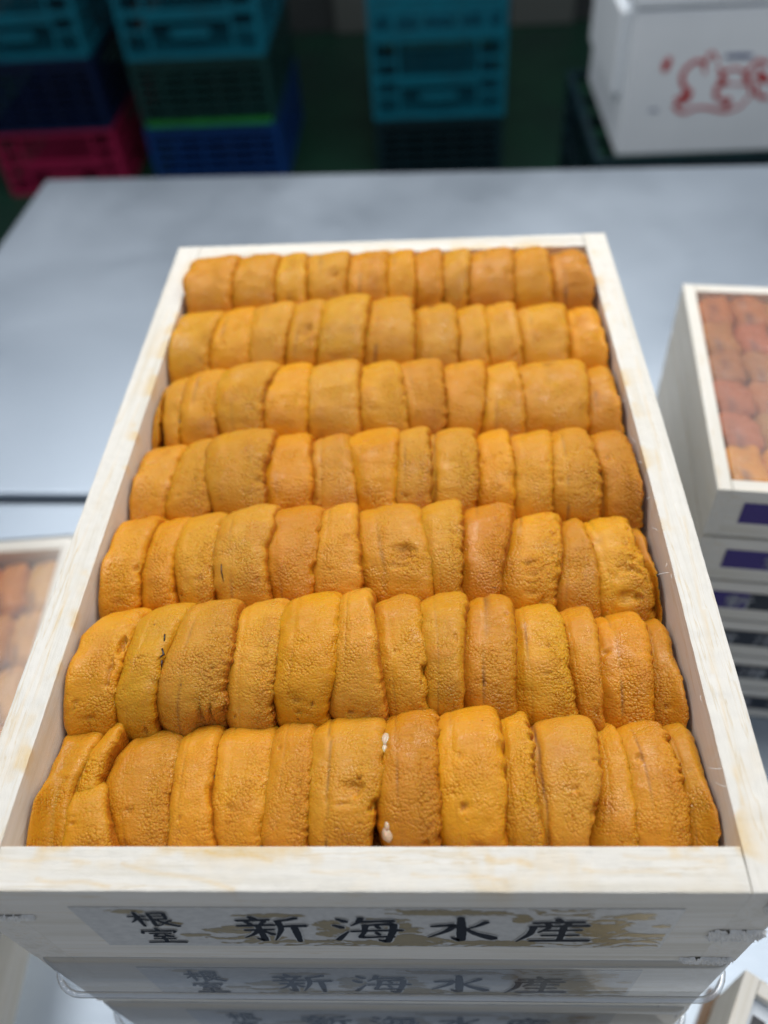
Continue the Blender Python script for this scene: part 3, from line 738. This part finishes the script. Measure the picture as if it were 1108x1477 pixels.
    Q = np.concatenate([Q, np.array(caps)])
    rm_ = np.clip(rgh*side*top+.15*top, 0, 1)+np.zeros((M_, NT_))
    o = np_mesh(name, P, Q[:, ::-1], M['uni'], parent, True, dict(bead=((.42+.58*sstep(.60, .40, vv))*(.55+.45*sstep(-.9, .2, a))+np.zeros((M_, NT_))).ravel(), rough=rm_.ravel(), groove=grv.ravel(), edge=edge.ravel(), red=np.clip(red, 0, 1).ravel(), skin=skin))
    c = tuple(.45*q+.55*w_ for q, w_ in zip([u_*f_ for u_, f_ in zip(CO[colr], (1.04, 1.02, .55))], (.84, .385, .020))); j_ = rs.uniform(.80, .90); o.color = (c[0]*j_, c[1]*j_*rs.uniform(.95, 1.04), c[2]*j_, 1)
    PP = P.reshape(M_, NT_, 3)
    def surf(a0, v0):                                                # a point on the lobe's outer skin
        jj = int(np.argmin(np.where(Bn > 0, np.abs(A-a0), 9))); return PP[int(v0*(M_-1)), jj], (0., ny[int(v0*(M_-1))], nz[int(v0*(M_-1))])
    if 'milk' in opt:
        for a0, v0, r_ in ((-.60, .60, .0024), (-.66, .565, .0018), (-.60, .25, .0024), (-.62, .285, .0013)):
            p, n_ = surf(a0, v0); bm = bmesh.new(); bmesh.ops.create_icosphere(bm, subdivisions=3, radius=r_)
            for w in bm.verts:
                k_ = 1+.15*vnoise(np.array(w.co.x*900+a0*9), np.array(w.co.y*900), np.array(w.co.z*900), 3)
                w.co = Vector((w.co.x*.65*k_+p[0], w.co.y*k_+p[1]-n_[1]*r_*.35, w.co.z*.8*k_+p[2]-n_[2]*r_*.55))
            me = bpy.data.meshes.new('milky_spot'); bm.to_mesh(me); bm.free(); me.materials.append(M['milk']); me.polygons.foreach_set('use_smooth', [True]*len(me.polygons))
            link(bpy.data.objects.new('milky_spot', me), o)
    fl = []
    if 'fleck' in opt: fl = [[(-.66, .515), (-.72, .50), (-.74, .48)]] if row == 0 else [[(-.5, .30), (-.42, .29)]]
    if 'fleck2' in opt: fl = [[(-.55, .38), (-.52, .35), (-.46, .31)]]
    if 'membrane' in opt and row == 1: fl = [[(.62, .53), (.70, .50)], [(.74, .47), (.86, .455), (.80, .44)], [(.93, .43), (.97, .40)]]
    if 'membrane' in opt and row == 4: fl = [[(-.95, .34), (-.98, .28), (-.95, .22), (-.9, .15)], [(.85, .36), (.95, .28)]]
    for pts in fl:
        m = MB(); pp = [surf(*q_)[0] for q_ in pts]; wd = .00022 if 'membrane' not in opt else (.00055 if row == 4 else .0004)
        m.tube([tuple(z_) for z_ in pp], [wd*.7]+[wd]*(len(pp)-2)+[wd*.5], 6); m.build('dark_fleck', M['speck'], o, True)
    return o
for r_i, row in enumerate(ROWS):
    res = ((150, 96) if r_i < 2 else (120, 76) if r_i < 4 else (90, 56))
    for k, spec in enumerate(row['L']):
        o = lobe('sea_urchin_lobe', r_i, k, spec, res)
        look = spec[5]
        where = '%s in the %s%s' % (ORD[k], row['n'], '' if r_i in (0, 6) else ' from the front')
        lb = look+' lobe, '+where if not look.endswith(',') else look[:-1]+' lobe, '+where
        tag(o, lb, 'sea urchin', 'sea urchin lobes packed in the open tray')
# dark wet floor of the tray beneath the lobes: a bed of broken roe
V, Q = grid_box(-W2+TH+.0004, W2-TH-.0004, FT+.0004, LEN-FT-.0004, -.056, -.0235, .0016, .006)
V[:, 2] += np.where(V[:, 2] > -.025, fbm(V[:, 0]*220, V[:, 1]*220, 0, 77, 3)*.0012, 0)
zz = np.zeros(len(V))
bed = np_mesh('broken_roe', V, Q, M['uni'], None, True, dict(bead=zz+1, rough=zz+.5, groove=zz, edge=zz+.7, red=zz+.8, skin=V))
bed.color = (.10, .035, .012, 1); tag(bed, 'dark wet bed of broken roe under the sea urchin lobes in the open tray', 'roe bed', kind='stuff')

# ------------------------------------------------------------------ STEEL TABLES
def table(name, x0, x1, y0, y1, label, loc=(0, 0, 0), rz=0.):
    t = empty(name, loc, rz); tag(t, label, 'table', 'steel tables')
    m = MB(); m.box(x0, x1, y0, y1, -.045, 0, .004, seg=3); m.build('tabletop', M['steel'], t, False)
    for sx in (x0+.06, x1-.06):
        for sy in (y0+.06, y1-.06):
            m = MB(); m.tube([(sx, sy, -.045), (sx, sy, -.80)], .02, 16); m.build('leg', M['steel'], t, True)
    return t
rz = math.atan2(.806-.836, .393+.434)
table('steel_table', 0, 1.75, -.488, 0, 'brushed steel table behind the seam, bearing the stacked wooden trays', (-.434, .836, TBL), rz)
# its near neighbour, butted against it with a narrow dark seam
table('steel_table', -.75, 1.9, -.95, -.004, 'brushed steel table in front of the seam, nearest the viewer', (-.44, .3445, TBL), math.atan2(.340-.344, .068)*.5)

# ------------------------------------------------------------------ RIGHT STACK of shallow trays with dark labels
def flat_lobe_mesh(seed):
    n, m_ = 26, 20; u = np.linspace(0, 1, n); th = np.linspace(0, math.pi*2, m_, endpoint=False)
    P = []
    for a in u:
        w = (1-abs(2*a-1)**5)**.5 if 0 < a < 1 else .05
        for t in th:
            x = math.copysign(abs(math.cos(t))**.8, math.cos(t))*.5*w; z = math.copysign(abs(math.sin(t))**.9, math.sin(t))*.5*w
            P.append((x, a-.5, z))
    P = np.array(P); P[:, 0] += .09*vnoise(P[:, 1]*3, seed, 0, seed); P += (fbm(P[:, 0]*5, P[:, 1]*5, P[:, 2]*5+seed, seed, 2)*.05)[:, None]
    i, j = np.meshgrid(np.arange(n-1), np.arange(m_), indexing='ij'); j2 = (j+1) % m_
    Q = np.stack([i*m_+j, i*m_+j2, (i+1)*m_+j2, (i+1)*m_+j], -1).reshape(-1, 4)
    return P, Q
LOBE = []
for s in range(5):
    P, Q = flat_lobe_mesh(s+3); z = np.zeros(len(P))
    o = np_mesh('sea_urchin_lobe', P*np.array([.0150, .0300, .012]), Q, M['uni'], None, True, dict(bead=z+.6, rough=z+.4, groove=np.exp(-((P[:, 0]+.1)/.05)**2)*.8*(P[:, 2] > 0), edge=z, red=z+.2*np.clip(fbm(P[:, 0]*4, P[:, 1]*4, 0, s, 2), 0, 1), skin=P*.02))
    LOBE.append(o)
used = [False]*5
def flat_lobe(M4, scale, col, label, group):
    i = random.randrange(5)
    o = LOBE[i] if not used[i] else LOBE[i].copy()
    if used[i]: COL.objects.link(o)
    used[i] = True
    o.matrix_world = M4 @ Matrix.Diagonal((*scale, 1)); o.color = (*col, 1); tag(o, label, 'sea urchin', group); return o
RH = .0300; RP = .0322; RZ0 = -.056; RANG = R(-7)
RLOC = (.1366, .1694)
RW, RL = .150, .1475
names = ['topmost', 'second from top', 'third from top', 'fourth from top', 'fifth from top', 'bottom']
for i in range(6):
    z = RZ0-RP*i-.0002
    t = empty('wooden_tray', (RLOC[0]+RW/2*math.cos(RANG), RLOC[1]+RW/2*math.sin(RANG), z), RANG)
    tag(t, 'shallow pale wooden tray with dark label, %s of the blurred right-hand stack' % names[i], 'tray', 'shallow trays in the right stack')
    w = RW/2; th = .0062
    for ext, nm, mt in (((-w, -w+th, 0, RL, -RH, 0), 'side_board', 'wood_y'), ((w-th, w, 0, RL, -RH, 0), 'side_board', 'wood_y'), ((-w+th+.0001, w-th-.0001, .0001, th, -RH, -.0001), 'end_board', 'wood'), ((-w+th+.0001, w-th-.0001, RL-th, RL-.0001, -RH, -.0001), 'end_board', 'wood')):
        board(nm, ext, .012, M[mt], t)
    m = MB(); m.box(-w+th+.0002, w-th-.0002, th+.0002, RL-th-.0002, -RH+.001, -RH+.004); m.build('base_board', M['wood'], t)
    # label: purple left end, black strip, grey lettering
    m = MB(); m.box(-w+.0125, -w+.0125+(.030 if i < 2 else .018 if i == 2 else .006), -.0003, 0, -.0205, -.0075); lb = m.build('printed_label', M['purple'] if i < 3 else M['blacklabel'], t)
    tag(lb, 'purple and black printed label' if i < 3 else 'black printed label')
    m = MB(); m.box(-w+.0125+(.0302 if i < 2 else .0182 if i == 2 else .0062), w-.012, -.0003, 0, -.0205, -.0075); m.build('label_strip', M['blacklabel'], lb)
    k = bmesh.new()
    for j, g in enumerate(('shin', 'kai', 'sui', 'san')):
        for s in GLYPH[g]: ribbon(k, s, .013, .0095, -w+.030+j*.022-(0 if i < 2 else .010), -.0190, -.0006, .0002, 0, 1.2)
    me = bpy.data.meshes.new('lettering'); bmesh.ops.recalc_face_normals(k, faces=k.faces); k.to_mesh(me); k.free(); me.materials.append(M['greyprint']); link(bpy.data.objects.new('lettering', me), lb)
Mr = Matrix.Translation((RLOC[0], RLOC[1], RZ0)) @ Matrix.Rotation(RANG, 4, 'Z')
nc, nr = 8, 6
for a in range(nc):
    for b in range(nr):
        cx_ = .0068+(a+.5)*(RW-.0136)/nc; cy_ = .0068+(b+.5)*(RL-.0136)/nr
        colr = CO['o'] if b == 0 else (.52+random.uniform(-.07, .07), .20+random.uniform(-.035, .035), .075)
        flat_lobe(Mr @ Matrix.Translation((cx_, cy_, -.0075)) @ Matrix.Rotation(random.uniform(-.08, .08), 4, 'Z'), (1.25, .90, 1.), colr,
                  ('orange' if b == 0 else 'reddish-brown')+' lobe under the clear lid of the blurred right-hand stack'+(', in its near row' if b == 0 else ''), 'near orange lobes of the right stack' if b == 0 else 'reddish lobes of the right stack')
o = make_lid((RLOC[0]+RW/2*math.cos(RANG)-.0068*math.sin(RANG), RLOC[1]+RW/2*math.sin(RANG)+.0068*math.cos(RANG), RZ0-.0006), RANG, RW/2-.0068, RL-.0136, .0004, 'thin clear plastic lid over the reddish lobes of the right-hand stack', flange=.0004)

for c_ in o.children: c_.data.materials[0] = mat_clear('film_lid_plastic', .025, .30, .025)

# ------------------------------------------------------------------ LEFT lidded tray (seen blurred beside the front stack)
LZ = -.182; LRZ = R(4)
LW, LL = .22, .27
lt = empty('wooden_tray', (-.2005-.0*LW, .250, LZ), LRZ); tag(lt, 'pale wooden tray under a shiny clear lid, left of the front stack', 'tray')
th = .0085
for ext, nm, mt in (((-LW, -LW+th, -LL, 0, -.066, 0), 'side_board', 'wood_y'), ((-th, 0, -LL, 0, -.066, 0), 'side_board', 'wood_y'), ((-LW+th+.0001, -th-.0001, -LL+.0001, -LL+th, -.066, -.0001), 'end_board', 'wood'), ((-LW+th+.0001, -th-.0001, -th, -.0001, -.066, -.0001), 'end_board', 'wood')):
    board(nm, ext, .012, M[mt], lt)
m = MB(); m.box(-LW+th+.0002, -th-.0002, -LL+th+.0002, -th-.0002, -.065, -.060); m.build('base_board', M['wood'], lt)
Ml = Matrix.Translation((-.2005, .250, LZ)) @ Matrix.Rotation(LRZ, 4, 'Z')
for a in range(11):
    for b in range(7):
        colr = (.62+random.uniform(-.06, .05), .28+random.uniform(-.05, .05), .055)
        flat_lobe(Ml @ Matrix.Translation((-.0185-a*.0184, -.0290-b*.0355, -.0135)) @ Matrix.Rotation(random.uniform(-.1, .1), 4, 'Z'), (1.25, 1.22, 1.5), colr, 'tan-orange lobe seen blurred through the shiny lid of the left tray', 'lobes in the left tray')
M['lid_gloss'] = mat_clear('shiny_lid_plastic', .045, .14, .03)
o = make_lid((-.2005-LW/2, .250-LL, LZ+.0030), 0, LW/2, LL, .020, 'shiny clear plastic lid glaring white, over the left tray')
o.matrix_world = Ml @ Matrix.Translation((-LW/2, -LL, .0025))
for c_ in o.children: c_.data.materials[0] = M['lid_gloss']

# ------------------------------------------------------------------ lower-right tray corner, blurred
bz = -.185; BL_ = on_z(1076, 1398, bz)
bt = empty('wooden_tray', (float(BL_[0]), float(BL_[1]), bz), R(-33)); tag(bt, 'small white tray with dark markings, cut off at the lower right corner', 'tray')
for ext, nm, mt in (((0, .006, -.15, 0, -.055, 0), 'side_board', 'wood_y'), ((.11, .116, -.15, 0, -.055, 0), 'side_board', 'wood_y'), ((.0061, .1099, -.006, -.0001, -.055, -.0001), 'end_board', 'wood'), ((.0061, .1099, -.1499, -.144, -.055, -.0001), 'end_board', 'wood')):
    board(nm, ext, .012, M[mt], bt)
m = MB(); m.box(.0062, .1098, -.1438, -.0062, -.054, -.006); m.build('white_liner', M['foam'], bt)
m = MB()
for k in range(5): m.box(.008, .013, -.012-k*.013-.006, -.012-k*.013, -.0058, -.0052)
m.build('dark_marking', M['blacklabel'], bt)
m = MB(); m.box(-.004, .118, -.153, .003, -.0625, -.0552); m.build('base_board', M['wetbase'], bt)

# ------------------------------------------------------------------ CRATES
def panel(m, L, H, T, to_world, detail=0):
    """a crate wall: frame bands, posts, lattice and a hand hole, drawn in its own plane (u along, z up)"""
    def b(u0, u1, z0, z1, t0=0., t1=1.): m.box(u0, u1, t0*T, t1*T, z0, z1, 0, to_world)
    b(0, L, H-.014, H, -.25, 1.1); b(0, L, 0, .014, -.1, 1.)
    for u in (0, L-.016): b(u, u+.016, .0141, H-.0141)
    if detail == 0:
        # open frame with a square lattice, end ladders and a slot handle
        b(.0161, L-.0161, H*.47, H*.47+.016, -.15, 1.)
        for u in (L*.19, L*.81-.010): b(u, u+.010, .0142, H*.47-.0001); b(u, u+.010, H*.47+.0161, H-.0142)
        for z in (H*.28, H*.70):
            b(.0162, L*.19-.0001, z, z+.010); b(L*.81+.0001, L-.0162, z, z+.010)
        n = 11
        for i in range(1, n): u = L*.19+.010+(L*.62-.020)*i/n; b(u-.0011, u+.0011, H*.47+.0162, H-.0143, .45, .75)
        for i in range(1, 6): z = H*.47+.016+(H*.53-.030)*i/6; b(L*.19+.0101, L*.81-.0101, z-.0010, z+.0010, .30, .44)
        b(L*.19+.0101, L*.81-.0101, H*.40, H*.47-.0002, .2, .7)
        b(L*.36, L*.64, H*.24, H*.33, -.5, .2)
    elif detail == 1:
        for z in (.22, .36, .50, .64, .78): b(.0162, L-.0162, H*z, H*z+.009, 0., .44)
        b(.0161, L-.0161, H*.86, H-.0142, .45, .75)
        for u in (.2, .4, .6, .8): b(L*u, L*u+.007, .0143, H-.0143, .45, .75)
    else:
        # ventilated face with a row of slots
        b(.0161, L-.0161, H*.30, H-.0142, .3, .75)
        for u in (.16, .36, .62, .82): b(L*u, L*u+.018, .0143, H*.30-.0002, .1, .75)
        for z in (.45, .62, .80): b(.0162, L-.0162, H*z, H*z+.004, .0, .29)
def crate(x, y, z, rz, W, D, H, mat, label, group, detail=0, lipmat=None):
    t = empty('plastic_crate', (x, y, z), rz); tag(t, label, 'crate', group)
    T = .008
    for nm, L, M4 in (('front_panel', W, Matrix.Identity(4)), ('back_panel', W, Matrix.Translation((0, D-T, 0))),
                      ('side_panel', D-2*T-.0004, Matrix.Translation((T, T+.0002, 0)) @ Matrix.Rotation(R(90), 4, 'Z')), ('side_panel', D-2*T-.0004, Matrix.Translation((W, T+.0002, 0)) @ Matrix.Rotation(R(90), 4, 'Z'))):
        m = MB(); panel(m, L, H, T, M4, detail); m.build(nm, M[mat], t)
    m = MB(); m.box(T+.0005, W-T-.0005, T+.0005, D-T-.0005, .002, .007); m.build('base', M[mat], t)
    if lipmat:
        m = MB(); m.box(.012, W-.012, -.0045, -.0026, .001, .018); m.build('base_lip', M[lipmat], t)
    return t
FZ = -1.05
G = 'plastic crates stacked behind the table'
def stack(x, y, rz, items):
    z = FZ+.001
    for mt, H, W, det, lb, lip in items:
        crate(x+(.38-W)/2, y, z, rz, W, .50, H, mt, lb, G, det, lip); z += H+.0015
stack(-1.300, 2.300, R(1.), [('pink', .198, .375, 0, 'pink lattice crate at the bottom of the far left stack', None),
     ('navy', .205, .372, 1, 'dark blue crate between pink and teal crates in the far left stack', None),
     ('teal', .225, .368, 0, 'teal crate with slot handle, above the dark blue one at far left', None),
     ('teal', .205, .368, 0, 'teal crate cut off by the photo top, over another teal one at far left', None)])
stack(-.815, 2.300, R(0.), [('blue', .200, .400, 1, 'blue crate at the bottom of the middle left stack, under the green lip', None),
     ('dgreen', .190, .395, 1, 'dark green crate with a bright lime base lip', 'lime'),
     ('teal', .240, .390, 0, 'teal crate with slot handle, on the dark green crate', None),
     ('teal', .205, .390, 0, 'teal crate cut off by the photo top, in the middle left stack', None)])
stack(-.142, 2.300, R(0.), [('darkteal', .193, .375, 1, 'nearly black crate at the bottom of the centre stack', None),
     ('teal', .228, .380, 0, 'teal crate with slot handle, on the nearly black crate of the centre stack', None),
     ('teal', .205, .378, 2, 'teal crate with a row of dark slots, topmost in sight of the centre stack', None)])
# crates carrying the foam box
z = FZ+.001
for i, lb in enumerate(['dark teal crate on the floor, lowest beneath the white foam box', 'dark teal crate, middle one beneath the white foam box', 'dark teal crate directly beneath the white foam box']):
    crate(.285, 1.19, z, 0, .50, .36, .2035, 'darkteal', lb, 'dark crates under the foam box', 1 if i < 2 else 0); z += .205
# foam box with its lid and printed marks
FB = empty('foam_box', (.317, 1.20, -.4335)); tag(FB, 'white foam box with red line drawing, on dark crates at upper right', 'box')
m = MB()
Wb, Db, Hb = .46, .30, .2185
m.box(0, Wb, 0, .03, 0, Hb, .004); m.box(0, Wb, Db-.03, Db, 0, Hb, .004); m.box(0, .03, .0301, Db-.0301, 0, Hb-.001, .003); m.box(Wb-.03, Wb, .0301, Db-.0301, 0, Hb-.001, .003); m.box(.0301, Wb-.0301, .0301, Db-.0301, .001, .03)
m.build('box_body', M['foam'], FB)
m = MB(); m.box(-.013, -.0002, .035, Db-.035, .085, Hb-.010, .003); m.build('side_grip', M['foam'], FB)
m = MB(); m.box(Wb+.0002, Wb+.013, .035, Db-.035, .085, Hb-.010, .003); m.build('side_grip', M['foam'], FB)
m = MB(); m.box(-.003, Wb+.003, -.003, Db+.003, Hb+.0015, Hb+.048, .005); m.build('box_lid', M['foam'], FB)
def zoomed(pts):   # reading points of the printed mark -> the box face
    out = []
    for X, Y, w in pts:
        p = on_y(860+X/4.468, Y/4.468, 1.2); out.append(((p[0]-.317)*1000, (p[2]+.4335)*1000, w))
    return out
mk = bmesh.new(); j = 0
RED = [[(700,470,5),(698,420,6),(730,345,5),(760,345,5),(785,400,4)], [(700,400,9),(640,395,8),(580,440,8),(552,500,9),(568,560,9),(605,600,14)], [(605,600,14),(560,625,11),(510,640,8)], [(600,640,8),(540,660,7),(500,690,6)],
       [(500,690,6),(535,715,8),(570,725,6),(640,695,6),(720,695,6),(790,712,7),(850,715,7)], [(785,440,6),(830,465,6),(880,440,5),(940,455,5),(975,500,12),(965,545,10)], [(770,600,8),(780,560,10),(830,530,12),(795,500,8)],
       [(760,600,7),(790,640,7),(860,645,10),(830,680,12)], [(850,545,3),(900,540,3),(950,545,3)], [(850,715,5),(920,690,5),(970,640,4),(1000,600,5),(985,540,6)], [(975,460,7),(1010,420,7),(1050,390,8),(1108,410,8)],
       [(1030,490,8),(1070,500,16),(1108,520,12)], [(1030,540,6),(1035,600,8),(1070,625,9),(1108,625,8)], [(800,440,5),(815,500,6),(790,560,6)], [(1040,440,5),(1060,470,6),(1090,480,6)]]
for s in RED:
    P = zoomed(s); ribbon(mk, [(a, b, w*.32) for a, b, w in P], .1, .1, .0, .0, -.0006-j*2e-6, .0004, 0, 2.5); j += 1
P = zoomed([(475,375,40),(455,410,70),(440,455,48)]); ribbon(mk, [(a, b, w*.20) for a, b, w in P], .1, .1, 0, 0, -.0007, .0004, 0, .9)
me = bpy.data.meshes.new('red_drawing'); bmesh.ops.recalc_face_normals(mk, faces=mk.faces); mk.to_mesh(me); mk.free(); me.materials.append(M['redink']); link(bpy.data.objects.new('red_drawing', me), FB)
mk = bmesh.new(); P = zoomed([(840,362,30),(920,360,32),(1005,358,30)]); ribbon(mk, [(a, b, w*.2) for a, b, w in P], .1, .1, 0, 0, -.0006, .0004, 0, 1.)
P = zoomed([(345,712,20),(395,710,22)]); ribbon(mk, [(a, b, w*.16) for a, b, w in P], .1, .1, 0, 0, -.0006, .0004, 0, 1.)
me = bpy.data.meshes.new('blue_mark'); bmesh.ops.recalc_face_normals(mk, faces=mk.faces); mk.to_mesh(me); mk.free(); me.materials.append(M['blueink']); link(bpy.data.objects.new('blue_mark', me), FB)

# ------------------------------------------------------------------ FLOOR and WALL
def flat(name, ext, mat): 
    m = MB(); m.box(*ext); o = m.build(name, mat); tag(o, kind='structure'); return o
N = NT('green_floor'); g = N.noise(N.coord(), 3, 4); N.bsdf(N.mix(N.rng(g, .3, .7), (.006, .042, .022), (.003, .022, .014)), N.rng(g, .3, .7, .35, .6)); M['floor'] = N.m
N = NT('dark_wall'); g = N.noise(N.coord(), 1.6, 3); N.bsdf(N.mix(N.rng(g, .3, .7), (.022, .028, .029), (.012, .016, .018)), .7); M['wall'] = N.m
flat('floor', (-6, 6, -3, 7, -1.10, FZ), M['floor'])
flat('back_wall', (-6, 6, 3.6, 3.75, FZ+.002, 2.2), M['wall'])
wp = MB(); wp.box(-.02, .0, 0, .0, 0, 0) if False else None
for x0, x1, lb in ((-.36, -.14, 'dim grey panel leaning on the wall, left of the centre crates'), (.36, .62, 'dim grey panel leaning on the wall, right of the centre crates')):
    m = MB(); m.box(x0, x1, 3.555, 3.595, FZ+.003, .4, .004); o = m.build('wall_panel', simple('grey_panel', (.075, .085, .08), .6)); tag(o, lb, 'panel')

# ------------------------------------------------------------------ CAMERA
cam = bpy.data.cameras.new('camera'); co = bpy.data.objects.new('camera', cam); COL.objects.link(co)
mw = Matrix(((AR[0], AU[0], -AF[0], CAM[0]), (AR[1], AU[1], -AF[1], CAM[1]), (AR[2], AU[2], -AF[2], CAM[2]), (0, 0, 0, 1))); co.matrix_world = mw
cam.sensor_fit = 'VERTICAL'; cam.sensor_height = 36; cam.sensor_width = 27; cam.lens = 36*FPX/1477
cam.shift_x = -OFF[0]/1477; cam.shift_y = OFF[1]/1477
cam.clip_start = .01; cam.clip_end = 60
cam.dof.use_dof = True; cam.dof.focus_distance = .235; cam.dof.aperture_fstop = 6.8; cam.dof.aperture_blades = 0
sc.camera = co

# ------------------------------------------------------------------ LIGHT: ceiling tubes over the table, dim room
w = bpy.data.worlds.new('World'); sc.world = w; w.use_nodes = True
wt = w.node_tree; bg = wt.nodes['Background']; tc = wt.nodes.new('ShaderNodeTexCoord'); sx = wt.nodes.new('ShaderNodeSeparateXYZ'); wr = wt.nodes.new('ShaderNodeValToRGB')
wt.links.new(tc.outputs['Generated'], sx.inputs[0]); wt.links.new(sx.outputs[2], wr.inputs[0]); wt.links.new(wr.outputs[0], bg.inputs[0])
e = wr.color_ramp.elements; e[0].position = .0; e[0].color = (.56, .51, .42, 1); e[1].position = .45; e[1].color = (.52, .62, .80, 1); q = e.new(.20); q.color = (.47, .46, .45, 1); q = e.new(.85); q.color = (.34, .41, .54, 1)
bg.inputs[1].default_value = .62
def tube_light(name, x, y, z, sx, sy, watts, col=(1., .985, .95)):
    l = bpy.data.lights.new(name, 'AREA'); l.shape = 'RECTANGLE'; l.size = sx; l.size_y = sy; l.energy = watts; l.color = col
    o = bpy.data.objects.new(name, l); o.location = (x, y, z); COL.objects.link(o); return o
tube_light('ceiling_lamp', -.85, 1.05, 1.35, .60, 1.7, 14)
tube_light('ceiling_lamp', .20, 1.0, 1.35, .50, 1.7, 23)
tube_light('ceiling_lamp', 1.10, 1.0, 1.35, .40, 1.7, 12)
sc.view_settings.view_transform = 'Standard'; sc.view_settings.look = 'None'; sc.view_settings.exposure = -.09; sc.view_settings.gamma = 1
sc.cycles.max_bounces = 8; sc.cycles.transparent_max_bounces = 12
bpy.context.view_layer.update()
